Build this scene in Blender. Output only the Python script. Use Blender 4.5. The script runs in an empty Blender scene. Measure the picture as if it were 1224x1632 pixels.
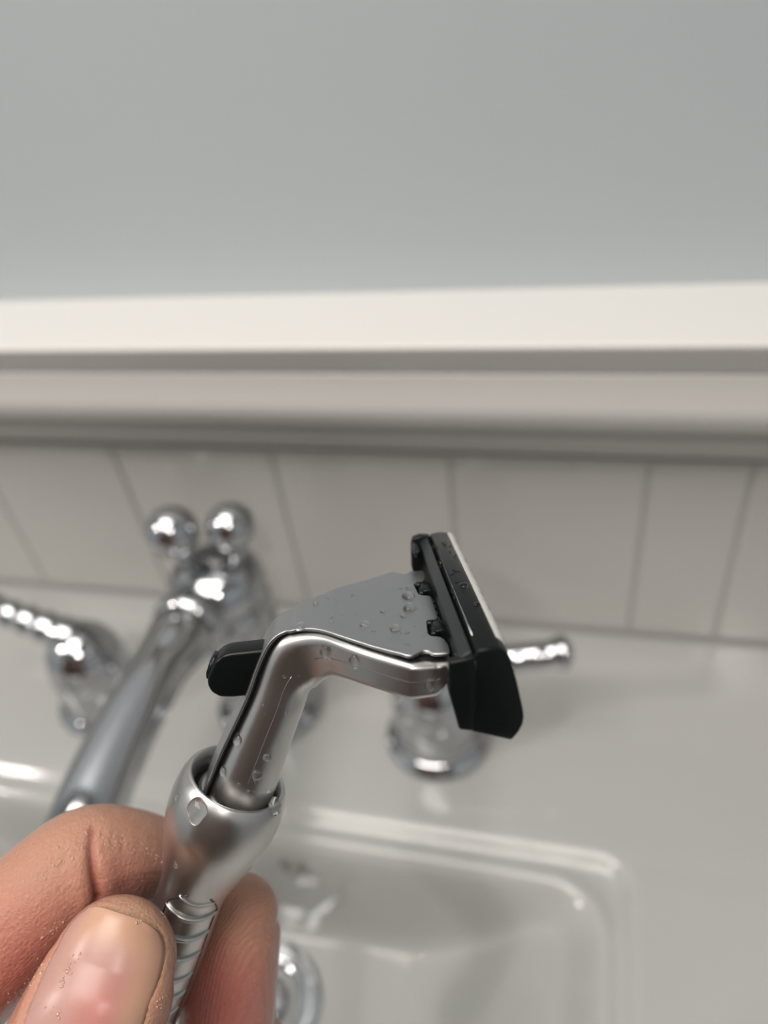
import bpy, bmesh, math, random
import numpy as np
from mathutils import Vector, Matrix
random.seed(4); np.random.seed(4)
C = bpy.context.scene
COL = C.collection
MM = 0.001
CAMZ = 1.192                                    # eye height; the sink deck is at 0.85 m

# ------------------------------------------------------------------ camera
cd = bpy.data.cameras.new('camera')
cd.sensor_fit = 'VERTICAL'; cd.sensor_height = 36.0; cd.sensor_width = 27.0
cd.lens = 1200.0 / 1632.0 * 36.0
cd.clip_start = 0.01; cd.clip_end = 20
cam = bpy.data.objects.new('camera', cd); COL.objects.link(cam)
camX = Vector((0.96871153, 0.21772549, -0.11913684))
camD = Vector((0.04749822, -0.63378648, -0.77204833))       # image down
camF = Vector((-0.24360192, 0.74223333, -0.62429784))       # forward
cam.matrix_world = Matrix(((camX.x, -camD.x, -camF.x, 0), (camX.y, -camD.y, -camF.y, 0), (camX.z, -camD.z, -camF.z, CAMZ), (0, 0, 0, 1)))
cd.dof.use_dof = True
cd.dof.focus_distance = 0.106
cd.dof.aperture_fstop = cd.lens / 2.35                      # a phone's real 2.35 mm opening
C.camera = cam
C.view_settings.view_transform = 'Standard'; C.view_settings.look = 'None'
C.view_settings.exposure = 0.0; C.view_settings.gamma = 1.0; C.view_settings.use_curve_mapping = False
C.cycles.use_denoising = True
C.cycles.max_bounces = 10; C.cycles.diffuse_bounces = 5; C.cycles.glossy_bounces = 6; C.cycles.transmission_bounces = 8
C.cycles.caustics_reflective = False; C.cycles.caustics_refractive = False
C.cycles.sample_clamp_indirect = 4.0

# ------------------------------------------------------------------ world and lamps
wd = bpy.data.worlds.new('world'); C.world = wd; wd.use_nodes = True
wd.node_tree.nodes['Background'].inputs[0].default_value = (0.8, 0.85, 0.9, 1)
wd.node_tree.nodes['Background'].inputs[1].default_value = 0.05
def area(name, loc, aim, sx, sy, w, col):
    l = bpy.data.lights.new(name, 'AREA'); l.shape = 'RECTANGLE'; l.size = sx; l.size_y = sy; l.energy = w; l.color = col
    o = bpy.data.objects.new(name, l); COL.objects.link(o); o.location = loc
    o.rotation_euler = (Vector(aim) - Vector(loc)).to_track_quat('-Z', 'Y').to_euler()
    return o
LAMPS = ((-1.60, -0.70, 0.16, 17.0), (0.47, -1.00, 0.13, 8.0), (-0.35, -0.30, 0.90, 20.0))    # x, y, side, watts: three square ceiling lights
for lx, ly, ls, lw in LAMPS:
    area('ceiling_lamp_light', (lx, ly, 2.332), (lx, ly, 0), ls, ls, lw, (1, 0.95, 0.89))

# ------------------------------------------------------------------ materials
def newmat(name, base, rough=0.5, metal=0.0, **kw):
    m = bpy.data.materials.new(name); m.use_nodes = True
    b = m.node_tree.nodes['Principled BSDF']
    b.inputs['Base Color'].default_value = (*base, 1); b.inputs['Roughness'].default_value = rough
    b.inputs['Metallic'].default_value = metal
    for k, v in kw.items():
        b.inputs[k.replace('_', ' ')].default_value = v
    return m
def tex(m, kind, scale, detail=3.0, coord='Object'):
    nt = m.node_tree
    tc = nt.nodes.new('ShaderNodeTexCoord'); n = nt.nodes.new(kind)
    n.inputs['Scale'].default_value = scale
    if 'Detail' in n.inputs: n.inputs['Detail'].default_value = detail
    nt.links.new(tc.outputs[coord], n.inputs['Vector'])
    return n
def bump(m, node, strength, dist, out=0, prev=None):
    nt = m.node_tree; b = nt.nodes.new('ShaderNodeBump')
    b.inputs['Strength'].default_value = strength; b.inputs['Distance'].default_value = dist
    nt.links.new(node.outputs[out], b.inputs['Height'])
    if prev: nt.links.new(prev.outputs[0], b.inputs['Normal'])
    nt.links.new(b.outputs[0], nt.nodes['Principled BSDF'].inputs['Normal'])
    return b
def mottle(m, scale, c1, c2, inp='Base Color'):
    n = tex(m, 'ShaderNodeTexNoise', scale); nt = m.node_tree
    r = nt.nodes.new('ShaderNodeValToRGB'); r.color_ramp.elements[0].position = 0.35; r.color_ramp.elements[1].position = 0.65
    r.color_ramp.elements[0].color = (*c1, 1); r.color_ramp.elements[1].color = (*c2, 1)
    nt.links.new(n.outputs[0], r.inputs[0]); nt.links.new(r.outputs[0], nt.nodes['Principled BSDF'].inputs[inp])

M = {}
M['satin'] = newmat('satin_metal', (0.55, 0.54, 0.53), 0.31, 1.0)
M['plate'] = newmat('plate_metal', (0.44, 0.445, 0.45), 0.36, 1.0)
M['black'] = newmat('black_plastic', (0.004, 0.005, 0.0055), 0.28, 0.0, Specular_IOR_Level=0.2)
bump(M['black'], tex(M['black'], 'ShaderNodeTexNoise', 3500, 3), 0.10, 0.00006)
M['blackmatt'] = newmat('dull_black_plastic', (0.014, 0.016, 0.017), 0.45, 0.0, Specular_IOR_Level=0.45)
bump(M['blackmatt'], tex(M['blackmatt'], 'ShaderNodeTexNoise', 4200, 3), 0.15, 0.00006)
M['brown'] = newmat('mould_line_brown', (0.12, 0.10, 0.095), 0.4, 1.0)  # dark brown metal for the yoke's mould line
M['steel'] = newmat('blade_steel', (0.6, 0.6, 0.6), 0.15, 1.0)
M['strip'] = newmat('lubricating_strip', (0.40, 0.395, 0.375), 0.8)
bump(M['strip'], tex(M['strip'], 'ShaderNodeTexNoise', 2500, 4), 0.6, 0.0003)
M['chrome'] = newmat('chrome', (0.50, 0.51, 0.53), 0.08, 1.0)
M['shaded_porcelain'] = newmat('shaded_porcelain', (0.37, 0.372, 0.362), 0.09)  # white porcelain greyed: the shade over the basin is put into its colour
M['tile'] = newmat('glazed_tile', (0.50, 0.49, 0.47), 0.10)
M['grout'] = newmat('grout', (0.41, 0.40, 0.385), 0.9)
bump(M['grout'], tex(M['grout'], 'ShaderNodeTexNoise', 900, 3), 0.3, 0.0004)
M['trim'] = newmat('white_gloss_paint', (0.62, 0.605, 0.585), 0.35)
M['paint'] = newmat('grey_wall_paint', (0.43, 0.465, 0.49), 0.6)
mottle(M['paint'], 3, (0.42, 0.455, 0.48), (0.44, 0.475, 0.50))
bump(M['paint'], tex(M['paint'], 'ShaderNodeTexNoise', 250, 4), 0.08, 0.0004)
M['ceil'] = newmat('ceiling_paint', (0.8, 0.8, 0.78), 0.9)
M['floor'] = newmat('floor_tile', (0.5, 0.49, 0.47), 0.4)
M['wood'] = newmat('dark_wood', (0.055, 0.028, 0.02), 0.45)
mottle(M['wood'], 12, (0.045, 0.022, 0.016), (0.07, 0.036, 0.026))
M['dark'] = newmat('drain_shadow', (0.02, 0.02, 0.02), 0.6)
M['brass'] = newmat('overflow_recess', (0.16, 0.155, 0.145), 0.5)
M['globe'] = newmat('lamp_glass', (1, 1, 1), 0.3)
_b = M['globe'].node_tree.nodes['Principled BSDF']
_b.inputs['Emission Color'].default_value = (1, 0.93, 0.84, 1); _b.inputs['Emission Strength'].default_value = 1.0
M['water'] = newmat('water', (1, 1, 1), 0.0, 0.0, Transmission_Weight=1.0, IOR=1.33)
M['wetskin'] = newmat('wet_skin', (0.46, 0.26, 0.175), 0.14, Coat_Weight=1.0, Specular_IOR_Level=0.8, IOR=1.45)
M['wetskin'].node_tree.nodes['Principled BSDF'].inputs['Coat Roughness'].default_value = 0.12
M['nail'] = newmat('fingernail', (0.6, 0.4, 0.34), 0.33, Subsurface_Weight=0.25, Coat_Weight=0.0, Specular_IOR_Level=0.5)
M['skin'] = newmat('skin', (0.6, 0.35, 0.26), 0.5, Subsurface_Weight=0.3, Coat_Weight=0.9, Specular_IOR_Level=0.25)
for k in ('nail', 'skin'):
    b = M[k].node_tree.nodes['Principled BSDF']
    b.inputs['Subsurface Radius'].default_value = (1.0, 0.35, 0.2); b.inputs['Subsurface Scale'].default_value = 0.0016
    at = M[k].node_tree.nodes.new('ShaderNodeAttribute'); at.attribute_name = 'Tone'
    M[k].node_tree.links.new(at.outputs['Color'], b.inputs['Base Color'])
M['skin'].node_tree.nodes['Principled BSDF'].inputs['Coat Roughness'].default_value = 0.07
M['nail'].node_tree.nodes['Principled BSDF'].inputs['Coat Roughness'].default_value = 0.15
_s = M['skin']
_v = tex(_s, 'ShaderNodeTexVoronoi', 1700)
_cb = _s.node_tree.nodes.new('ShaderNodeBump'); _cn = tex(_s, 'ShaderNodeTexNoise', 2300, 3)
_cb.inputs['Strength'].default_value = 1.0; _cb.inputs['Distance'].default_value = 0.0006
_s.node_tree.links.new(_cn.outputs[0], _cb.inputs['Height']); _s.node_tree.links.new(_cb.outputs[0], _s.node_tree.nodes['Principled BSDF'].inputs['Coat Normal'])
_b1 = bump(_s, _v, 0.5, 0.00016)
_n = tex(_s, 'ShaderNodeTexNoise', 600, 4)
_b2 = bump(_s, _n, 0.5, 0.0004, prev=_b1)
_nt = _s.node_tree
_ra = _nt.nodes.new('ShaderNodeAttribute'); _ra.attribute_name = 'Ridge'      # x = distance across the finger in mm, y = how strong the friction ridges are
_sp = _nt.nodes.new('ShaderNodeSeparateXYZ'); _nt.links.new(_ra.outputs['Vector'], _sp.inputs[0])
_w = tex(_s, 'ShaderNodeTexNoise', 260, 2)
def _math(op, a, b=None):
    n = _nt.nodes.new('ShaderNodeMath'); n.operation = op
    for i, q in enumerate((a, b)):
        if q is None: continue
        if isinstance(q, (int, float)): n.inputs[i].default_value = q
        else: _nt.links.new(q, n.inputs[i])
    return n.outputs[0]
_ph = _math('ADD', _math('MULTIPLY', _sp.outputs[0], 11.5), _math('MULTIPLY', _w.outputs[0], 4.0))
_h = _math('MULTIPLY', _math('SINE', _ph), _sp.outputs[1])
_b3 = _nt.nodes.new('ShaderNodeBump'); _b3.inputs['Strength'].default_value = 0.8; _b3.inputs['Distance'].default_value = 0.00009
_nt.links.new(_h, _b3.inputs['Height']); _nt.links.new(_b2.outputs[0], _b3.inputs['Normal'])
_nt.links.new(_b3.outputs[0], _nt.nodes['Principled BSDF'].inputs['Normal'])
_n = tex(M['nail'], 'ShaderNodeTexNoise', 500, 3); bump(M['nail'], _n, 0.12, 0.0002)

# ------------------------------------------------------------------ helpers
def obj(name, data, mat, parent=None, smooth=True, scale=MM, tri=False):
    """data = (verts, faces) in mm or a bmesh in mm"""
    me = bpy.data.meshes.new(name)
    if isinstance(data, bmesh.types.BMesh):
        bmesh.ops.recalc_face_normals(data, faces=data.faces[:])
        data.to_mesh(me); data.free()
    else:
        me.from_pydata([tuple(v) for v in data[0]], [], data[1])
        bm = bmesh.new(); bm.from_mesh(me); bmesh.ops.recalc_face_normals(bm, faces=bm.faces[:]); bm.to_mesh(me); bm.free()
    me.transform(Matrix.Scale(scale, 4))
    me.materials.append(mat)
    if smooth:
        me.shade_smooth()
    o = bpy.data.objects.new(name, me); COL.objects.link(o)
    if parent: o.parent = parent
    return o
def tag(o, label=None, cat=None, group=None, kind=None):
    for k, v in (('label', label), ('category', cat), ('group', group), ('kind', kind)):
        if v: o[k] = v
    return o
def empty(name, loc=(0, 0, 0)):
    o = bpy.data.objects.new(name, None); COL.objects.link(o); o.location = loc; o.empty_display_size = 0.02
    return o
def mod_bevel(o, w, seg=3, ang=35):
    m = o.modifiers.new('bevel', 'BEVEL'); m.width = w * MM; m.segments = seg; m.limit_method = 'ANGLE'; m.angle_limit = math.radians(ang)
    m.harden_normals = False
    return o
def box(x0, x1, y0, y1, z0, z1):
    v = [(x, y, z) for x in (x0, x1) for y in (y0, y1) for z in (z0, z1)]
    f = [(0, 1, 3, 2), (4, 6, 7, 5), (0, 4, 5, 1), (2, 3, 7, 6), (0, 2, 6, 4), (1, 5, 7, 3)]
    return v, f
def rings(rs, cap0=True, cap1=True):
    n = len(rs[0]); v = [p for r in rs for p in r]; f = []
    for i in range(len(rs) - 1):
        for j in range(n):
            a = i * n + j; b = i * n + (j + 1) % n
            f.append((a, b, b + n, a + n))
    if cap0: f.append(tuple(range(n - 1, -1, -1)))
    if cap1: f.append(tuple(range((len(rs) - 1) * n, len(rs) * n)))
    return v, f
def lathe(profile, seg=48, cap0=True, cap1=True):
    """profile: (r, z)"""
    rs = [[(max(r, 0.01) * math.cos(2 * math.pi * j / seg), max(r, 0.01) * math.sin(2 * math.pi * j / seg), z) for j in range(seg)] for r, z in profile]
    return rings(rs, cap0, cap1)
def xf(data, mat):
    return [mat @ Vector(v) for v in data[0]], data[1]
def join(*ds):
    v = []; f = []
    for d in ds:
        n = len(v); v += list(d[0]); f += [tuple(i + n for i in q) for q in d[1]]
    return v, f
def catmull(P, n):
    P = np.array(P, float); out = []
    E = np.vstack([2 * P[0] - P[1], P, 2 * P[-1] - P[-2]])
    for i in range(1, len(E) - 2):
        p0, p1, p2, p3 = E[i - 1], E[i], E[i + 1], E[i + 2]
        for t in np.linspace(0, 1, n, endpoint=False):
            out.append(0.5 * (2 * p1 + (p2 - p0) * t + (2 * p0 - 5 * p1 + 4 * p2 - p3) * t * t + (3 * p1 - p0 - 3 * p2 + p3) * t ** 3))
    out.append(P[-1]); return np.array(out)
def smoothprof(prof, n=5):
    return [tuple(p) for p in catmull(prof, n)]
def tube(path, radius, seg=10, flat=None):
    path = np.array(path, float); rs = []
    up = np.array([0.13, 0.31, 0.94])
    for i, p in enumerate(path):
        d = path[min(i + 1, len(path) - 1)] - path[max(i - 1, 0)]; d /= np.linalg.norm(d)
        s = np.cross(up, d); s /= np.linalg.norm(s); t = np.cross(d, s)
        r = radius[i] if hasattr(radius, '__len__') else radius
        rs.append([p + r * (math.cos(a) * s + math.sin(a) * t) for a in [2 * math.pi * j / seg for j in range(seg)]])
    return rings(rs)
def extrude_y(poly, y0, y1):
    """poly in (x,z)"""
    return rings([[(x, y0, z) for x, z in poly], [(x, y1, z) for x, z in poly]])
def extrude_z(poly, z0, z1):
    return rings([[(x, y, z0) for x, y in poly], [(x, y, z1) for x, y in poly]])
def sphere(c, r, sz=1.0, seg=24, n=14):
    pr = [(r * math.sin(math.pi * i / n), -r * sz * math.cos(math.pi * i / n)) for i in range(n + 1)]
    return xf(lathe(pr, seg), Matrix.Translation(c))

# ------------------------------------------------------------------ the room (mm, z relative to the floor)
WY = 316.0
DECK = 850.0
X0, X1, YB, ZC = -2200.0, 1100.0, -1500.0, 2400.0
def struct(o): o['kind'] = 'structure'; return o
struct(obj('floor', box(X0 - 60, X1 + 60, YB - 60, WY + 80, -60, 0), M['floor'], smooth=False))
struct(obj('ceiling', box(X0 - 60, X1 + 60, YB - 60, WY + 80, ZC, ZC + 60), M['ceil'], smooth=False))
struct(obj('wall_left', box(X0 - 60, X0, YB, WY, 0, ZC), M['paint'], smooth=False))
struct(obj('wall_right', box(X1, X1 + 60, YB, WY, 0, ZC), M['paint'], smooth=False))
struct(obj('wall_front', box(X0, X1, YB - 60, YB, 0, ZC), M['paint'], smooth=False))
wall = struct(obj('wall_back', box(X0 - 60, X1 + 60, WY, WY + 60, 0, ZC), M['paint'], smooth=False))
grt = struct(obj('grout_bed', box(X0, X1, WY - 7.0, WY + 1, DECK - 5, DECK + 122), M['grout'], wall, smooth=False))
JX = [-353.5, -257, -159.5, -62, 34.5, 80, 177, 274]
while JX[0] - 97 > X0: JX.insert(0, JX[0] - 97)
while JX[-1] + 97 < X1: JX.append(JX[-1] + 97)
for i in range(len(JX) - 1):
    w = JX[i + 1] - JX[i]
    t = obj('tile', box(1.1, w - 1.1, 0, 6.6, 0, 117.5), M['tile'], wall, smooth=False)
    t.location = (JX[i] * MM, (WY - 8.0) * MM + random.uniform(-0.0002, 0.0002), (DECK + 3.2) * MM)
    mod_bevel(t, 0.9, 2)
# dado mouldings: ledge cap, cove, bead
def mould(name, prof, mat):
    prof = [(y, z + CAMZ * 1000) for y, z in prof]
    v = [(X0, y, z) for y, z in prof] + [(X1, y, z) for y, z in prof]; n = len(prof)
    f = [(j, (j + 1) % n, n + (j + 1) % n, n + j) for j in range(n)] + [tuple(range(n)), tuple(range(2 * n - 1, n - 1, -1))]
    return struct(mod_bevel(obj(name, (v, f), mat, smooth=False), 1.2, 3, 25))
mould('trim_1', [(WY + 2, -135.8), (264.5, -135.8), (263.6, -137), (264.2, -139), (270.0, -151), (271.5, -152.0), (WY + 2, -152.0)], M['trim'])
mould('trim_2', [(WY + 2, -152.0), (270.0, -152.0), (269.0, -168), (269.5, -172), (272, -177.5), (277, -182.5), (285, -187), (294, -189.5), (300, -190.5), (WY + 2, -190.5)], M['trim'])
mould('trim_3', [(WY + 2, -190.5), (302, -190.5), (296.8, -192), (295, -195), (294.8, -201), (296.5, -205), (302, -208), (307, -209), (307.5, -217.5), (WY + 2, -217.5)], M['trim'])
# unseen dark door added behind the photographer for brown reflections in the metal
dr = struct(obj('added_door_1', box(-1300, 900, YB, YB + 35, 0, 2150), M['wood'], smooth=False)); mod_bevel(dr, 2)
for (a0, a1, b0, b1) in [(x_, x_ + 440, z0_, z1_) for x_ in (-1220, -680, -140, 400) for z0_, z1_ in ((120, 950), (1060, 2050))]:
    mod_bevel(obj('added_door_panel', box(a0, a1, YB + 33, YB + 47, b0, b1), M['wood'], dr, smooth=False), 8)
obj('added_door_knob', xf(lathe(smoothprof([(0.1, 60), (22, 56), (26, 44), (16, 30), (9, 22), (9, 8), (24, 6), (25, 0)], 3)), Matrix.Translation((280, YB + 35, 1000)) @ Matrix.Rotation(-math.pi / 2, 4, 'X')), M['chrome'], dr)
# ceiling lamp
for (lx, ly, ls, lw), lab in zip(LAMPS, ('small square ceiling light to the left of the washbasin', 'small square ceiling light to the right behind the photographer', 'large square ceiling light above the washbasin')):
    t = tag(empty('ceiling_light', (lx, ly, 2.4)), lab, 'ceiling light')
    hs_ = ls * 500
    mod_bevel(obj('frame', box(-hs_ - 22, hs_ + 22, -hs_ - 22, hs_ + 22, -50, 0), M['trim'], t, smooth=False), 6)
    obj('diffuser', box(-hs_, hs_, -hs_, hs_, -62, -50), M['globe'], t, smooth=False)
# ------------------------------------------------------------------ washbasin
SX = -162.0
sink = tag(empty('washbasin', (SX * MM, 0.11, 0.85)), 'white ceramic washbasin with a stepped rectangular bowl below the tiled wall', 'washbasin')
def sstep(t): t = np.clip(t, 0, 1); return t * t * (3 - 2 * t)
def rrect_inside(x, y, hx, y0, y1, r):
    cx = np.abs(x) - (hx - r); cy = np.abs(y - (y0 + y1) / 2) - ((y1 - y0) / 2 - r)
    return -(np.hypot(np.maximum(cx, 0), np.maximum(cy, 0)) + np.minimum(np.maximum(cx, cy), 0) - r)
def deck_h(x, y):
    """height of the ceramic surface (mm), x from the basin's middle, y from the camera foot"""
    d1 = rrect_inside(x, y, 194, -150, 175, 14)
    z = -4.0 * sstep((d1 + 1.0) / 7.0)
    d2 = rrect_inside(x, y, 181, -136, 160.0, 22)
    D = 9 + 62 * (1 - sstep((np.abs(x) - 90) / 88)) * (1 - sstep((-30 - y) / 100)) + 5 * np.exp(-np.hypot(x - 22, y - 112) ** 2 / 2500)
    z = z + 1.8 * np.exp(-((d2 + 3) / 4.0) ** 2) * (d1 > 0)
    wall_ = sstep((d2 + 0.5) / 15)
    return z - D * wall_
xs = np.concatenate([np.arange(-330, -200, 6), np.arange(-200, 200, 2.5), np.arange(200, 331, 6)])
ys = np.concatenate([np.arange(-190, -160, 5), np.arange(-160, 190, 2.5), np.arange(190, 309, 5), [308.4]])
GX, GY = np.meshgrid(xs, ys, indexing='ij')
GZ = deck_h(GX, GY)
nx, ny = GX.shape
vv = np.stack([GX, GY - 110, GZ], -1).reshape(-1, 3).tolist()
idx = lambda i, j: i * ny + j
ff = [(idx(i, j), idx(i + 1, j), idx(i + 1, j + 1), idx(i, j + 1)) for i in range(nx - 1) for j in range(ny - 1)]
border = [idx(i, 0) for i in range(nx)] + [idx(nx - 1, j) for j in range(1, ny)] + [idx(i, ny - 1) for i in range(nx - 2, -1, -1)] + [idx(0, j) for j in range(ny - 2, 0, -1)]
k0 = len(vv); vv += [[vv[b][0], vv[b][1], -150] for b in border]
nb = len(border); ff += [(border[q], k0 + q, k0 + (q + 1) % nb, border[(q + 1) % nb]) for q in range(nb)]
ff.append(tuple(k0 + q for q in range(nb)))
bowl = obj('bowl', (vv, ff), M['shaded_porcelain'], sink)
# overflow hole and drain
def ringprof(r0, r1, h): return [(r0, 0), (r0, h * 0.7), (r0 + 1.2, h), (r1 - 2, h), (r1, h * 0.3), (r1, 0)]
DX, DY = 22.0, 111.0
dz = float(deck_h(np.array(DX), np.array(DY)))
drn = empty('drain_fitting', (DX * MM, (DY - 110) * MM, dz * MM)); drn.parent = sink
obj('drain_flange', lathe(smoothprof([(17, -4), (18, 1), (21, 3.2), (27, 3.0), (31, 1.2), (32.5, -2)], 4), 48, False, False), M['chrome'], drn)
obj('drain_throat', lathe([(18.5, 2), (17, -3), (16, -4), (0.1, -4)], 40, False, True), M['dark'], drn)
obj('plug', lathe(smoothprof([(11, -5), (14, 0), (13.5, 3), (9, 5.2), (0.1, 6)], 4)), M['chrome'], drn)
ox = 36.0; oy = 156.0; oz = float(deck_h(np.array(ox), np.array(oy)))
ovf = obj('overflow_hole', xf(lathe([(6, 0.6), (5.2, 1.2), (4.6, 0.2), (0.1, -0.4)], 28, False, True), Matrix.Translation((ox, oy - 110, oz + 1)) @ Matrix.Rotation(math.radians(52), 4, 'X')), M['brass'], sink)
# vanity under the basin
van = tag(empty('vanity_cabinet', (SX * MM, 0.1, 0)), 'white vanity cabinet carrying the washbasin', 'cabinet')
mod_bevel(obj('body', box(-320, 320, -260, 206, 0, 698), M['trim'], van, smooth=False), 3)
for sx in (-1, 1):
    d_ = mod_bevel(obj('door', box(min(sx * 4, sx * 312), max(sx * 4, sx * 312), -280, -260, 30, 690), M['trim'], van, smooth=False), 3)
    obj('knob', xf(sphere((0, 0, 0), 12), Matrix.Translation((sx * 30, -294, 420))), M['chrome'], d_)

# ------------------------------------------------------------------ taps
def tap_handle(sign, x, y, label):
    t = tag(empty('tap_handle', (x * MM, y * MM, 0.85)), label, 'tap handle', 'chrome lever handles beside the spout')
    obj('base_flange', lathe(smoothprof([(26.5, 0), (27.5, 1.5), (27, 4), (25, 6), (23.5, 8)], 5)), M['chrome'], t)
    obj('bell', lathe(smoothprof([(23, 7), (21.5, 11), (21.5, 18), (21.5, 30), (20.5, 40), (17, 49), (12, 55), (6, 58.5), (0.1, 59.5)], 5)), M['chrome'], t)
    P = []; R = []
    L = 66
    for i in range(60):
        q = i / 59; xx = sign * (8 + (L - 8) * q)
        P.append((xx - sign * 8 * (1 - q), 8 * q * q + 3 * q, 53 + 11 * (1 - (1 - q) ** 2.6)))
        r = 6.4 + 4.5 * (1 - q) ** 4 + (1.7 if sign < 0 else 0.3) * math.sin(q * math.pi * 6) ** 2 * min(1, q * 3) + (1.8 * math.exp(-((q - 0.93) / 0.06) ** 2))
        if q > 0.94: r *= math.sqrt(max(0.02, 1 - ((q - 0.94) / 0.062) ** 2))
        R.append(r)
    obj('lever', tube(P, R, 20), M['chrome'], t)
    return t
tap_handle(-1, -260, 224, 'left chrome tap lever, partly cut off by the left edge')
tap_handle(1, -63, 226, 'right chrome tap lever behind the black razor cartridge')
sp = tag(empty('spout', (-0.160, 0.234, 0.85)), 'tall curved chrome spout topped by two ball knobs', 'tap spout')
obj('base_flange', lathe(smoothprof([(29, 0), (30, 2), (29, 5), (24, 8), (19, 14), (16, 24)], 5)), M['chrome'], sp)
obj('column', xf(lathe(smoothprof([(16.5, 22), (15, 40), (13.5, 62), (14.5, 78), (17, 84)], 5)), Matrix.Identity(4)), M['chrome'], sp)
obj('body', xf(lathe(smoothprof([(13, 70), (20, 77), (22, 84), (20, 89), (23, 95), (23.5, 101), (20, 109), (12, 114), (0.1, 116)], 5)), Matrix.Translation((-4, -5, 0))), M['chrome'], sp)
for (kx, ky, kz, kr, lab) in ((-15, -8, 134, 12.0, None), (10, 0, 132, 11.2, None)):
    kn = obj('ball_knob', sphere((kx, ky, kz), kr), M['chrome'], sp)
    obj('knob_stem', tube([(kx * 0.7, ky * 0.6, 102), (kx * 0.9, ky * 0.9, 116), (kx, ky, kz - kr * 0.6)], [5.5, 3.6, 4.6], 16), M['chrome'], kn)
P = catmull([(-5, -10, 92), (-7, -30, 98), (-6, -60, 104), (-4, -92, 107), (-2, -126, 105), (-2, -155, 95), (-2, -172, 78), (-2, -178, 56)], 8)
R = np.interp(np.linspace(0, 1, len(P)), [0, 0.12, 0.2, 0.28, 0.6, 0.85, 1], [13.5, 15.0, 14.5, 12.0, 12.8, 13.2, 12.0])
obj('spout_arm', tube(P, R, 28), M['chrome'], sp)
obj('spout_ring', tube([(-6.3, -24, 96.0), (-6.6, -28, 97.2), (-6.8, -34, 98.6), (-6.8, -38, 99.6)], [15.6, 17.6, 17.6, 15.6], 28), M['chrome'], sp)
obj('lift_rod', tube([(10, 12, 20), (10, 13, 95)], 2.2, 10), M['chrome'], sp)

# ------------------------------------------------------------------ razor.  local axes: x towards the blades, y along the cartridge, z up the head
RO = Vector((-0.04747540, 0.05434128, CAMZ - 0.09979528))
RR = Matrix(((0.9474443, -0.31858617, 0.02919177), (0.28478907, 0.88145521, 0.3767385), (-0.14575492, -0.34862525, 0.92585957)))
razor = tag(empty('razor'), 'satin metal safety razor with a black cartridge, held between the fingers', 'razor')
RM = Matrix.Translation(RO) @ RR.to_4x4()
razor.matrix_world = RM
AX = Vector((-0.372, 0, -0.928)).normalized(); PX = Vector((0.928, 0, -0.372)).normalized()
# handle and collar: lathe about AX
def axm():      # local z of lathe -> AX
    y = AX.cross(PX)
    return Matrix(((PX.x, y.x, AX.x, 0), (PX.y, y.y, AX.y, 0), (PX.z, y.z, AX.z, 0), (0, 0, 0, 1)))
HP = [(5.9, 4.6), (6.2, 1.6), (6.75, 0.2), (7.3, -0.25), (7.75, 0.3), (8.25, 1.6), (8.6, 4.0), (8.62, 6.5), (8.3, 9.2), (7.4, 13.0), (6.3, 17.0), (5.55, 20.0), (5.3, 22.5), (5.4, 26), (5.7, 31), (5.9, 38), (5.8, 50), (5.4, 68), (5.1, 84), (5.0, 92), (4.2, 95.5), (0.1, 96.5)]
def hr(d):
    a = [p for p in HP if p[1] >= 4]; a = a[1:]
    return float(np.interp(d, [p[1] for p in a], [p[0] for p in a]))
obj('handle', xf(lathe(smoothprof(HP, 6), 72, False, True), axm()), M['satin'], razor)
obj('collar_floor', xf(lathe([(6.1, 3.4), (5.9, 3.2), (0.1, 3.2)], 40), axm()), M['blackmatt'], razor)
obj('neck_seat', xf(lathe(smoothprof([(5.45, 4.4), (5.45, 2.6), (5.2, 2.2), (4.8, 2.1), (0.1, 2.1)], 3), 48), axm() @ Matrix.Translation((0.25, 0, 0))), M['satin'], razor)
# grip ridges and recessed outline on the near side (and their mirror on the far side)
def onh(ang, d, off=0.0):
    r = hr(d) + off
    return axm() @ Vector((r * math.sin(ang), -r * math.cos(ang) if True else 0, d))
# in axm the second axis is AX x PX; find the sign that faces the viewer (-y local)
_yy = AX.cross(PX).y
def onh(ang, d, off=0.0, side=1):
    r = hr(d) + off
    return axm() @ Vector((r * math.sin(ang), (-r * math.cos(ang) / _yy) * side, d))
for side in (1, -1):
    for k, (d0, half) in enumerate([(18.4, 0.50), (21.7, 0.85), (25.6, 0.85), (29.6, 0.8), (34.0, 0.8), (37.7, 0.8), (41.4, 0.8), (45.1, 0.8), (48.8, 0.75)]):
        pts = [onh(a + 0.1, d0 + 0.9 * (1 - (a / half) ** 2), 0.03, side) for a in np.linspace(-half, half, 19)]
        rad = [0.50 * math.sqrt(max(0.04, 1 - (abs(q) ** 4))) for q in np.linspace(-1, 1, 19)]
        rad = [r_ * (0.6 if k == 0 else 1) for r_ in rad]
        obj('grip_ridge', tube(pts, rad, 10), M['satin'], razor)
    out = []
    for q in np.linspace(0, 1, 40):
        dd = 50 - q * 32.5; out.append((min(0.82, 0.28 + 0.16 * max(0, (dd - 17.5)) ** 0.9), dd))
    for sg in (-1, 1):
        obj('grip_groove', tube([onh(sg * a_ + 0.1, dd, 0.0, side) for a_, dd in out], 0.13, 8), M['blackmatt'], razor)
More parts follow.
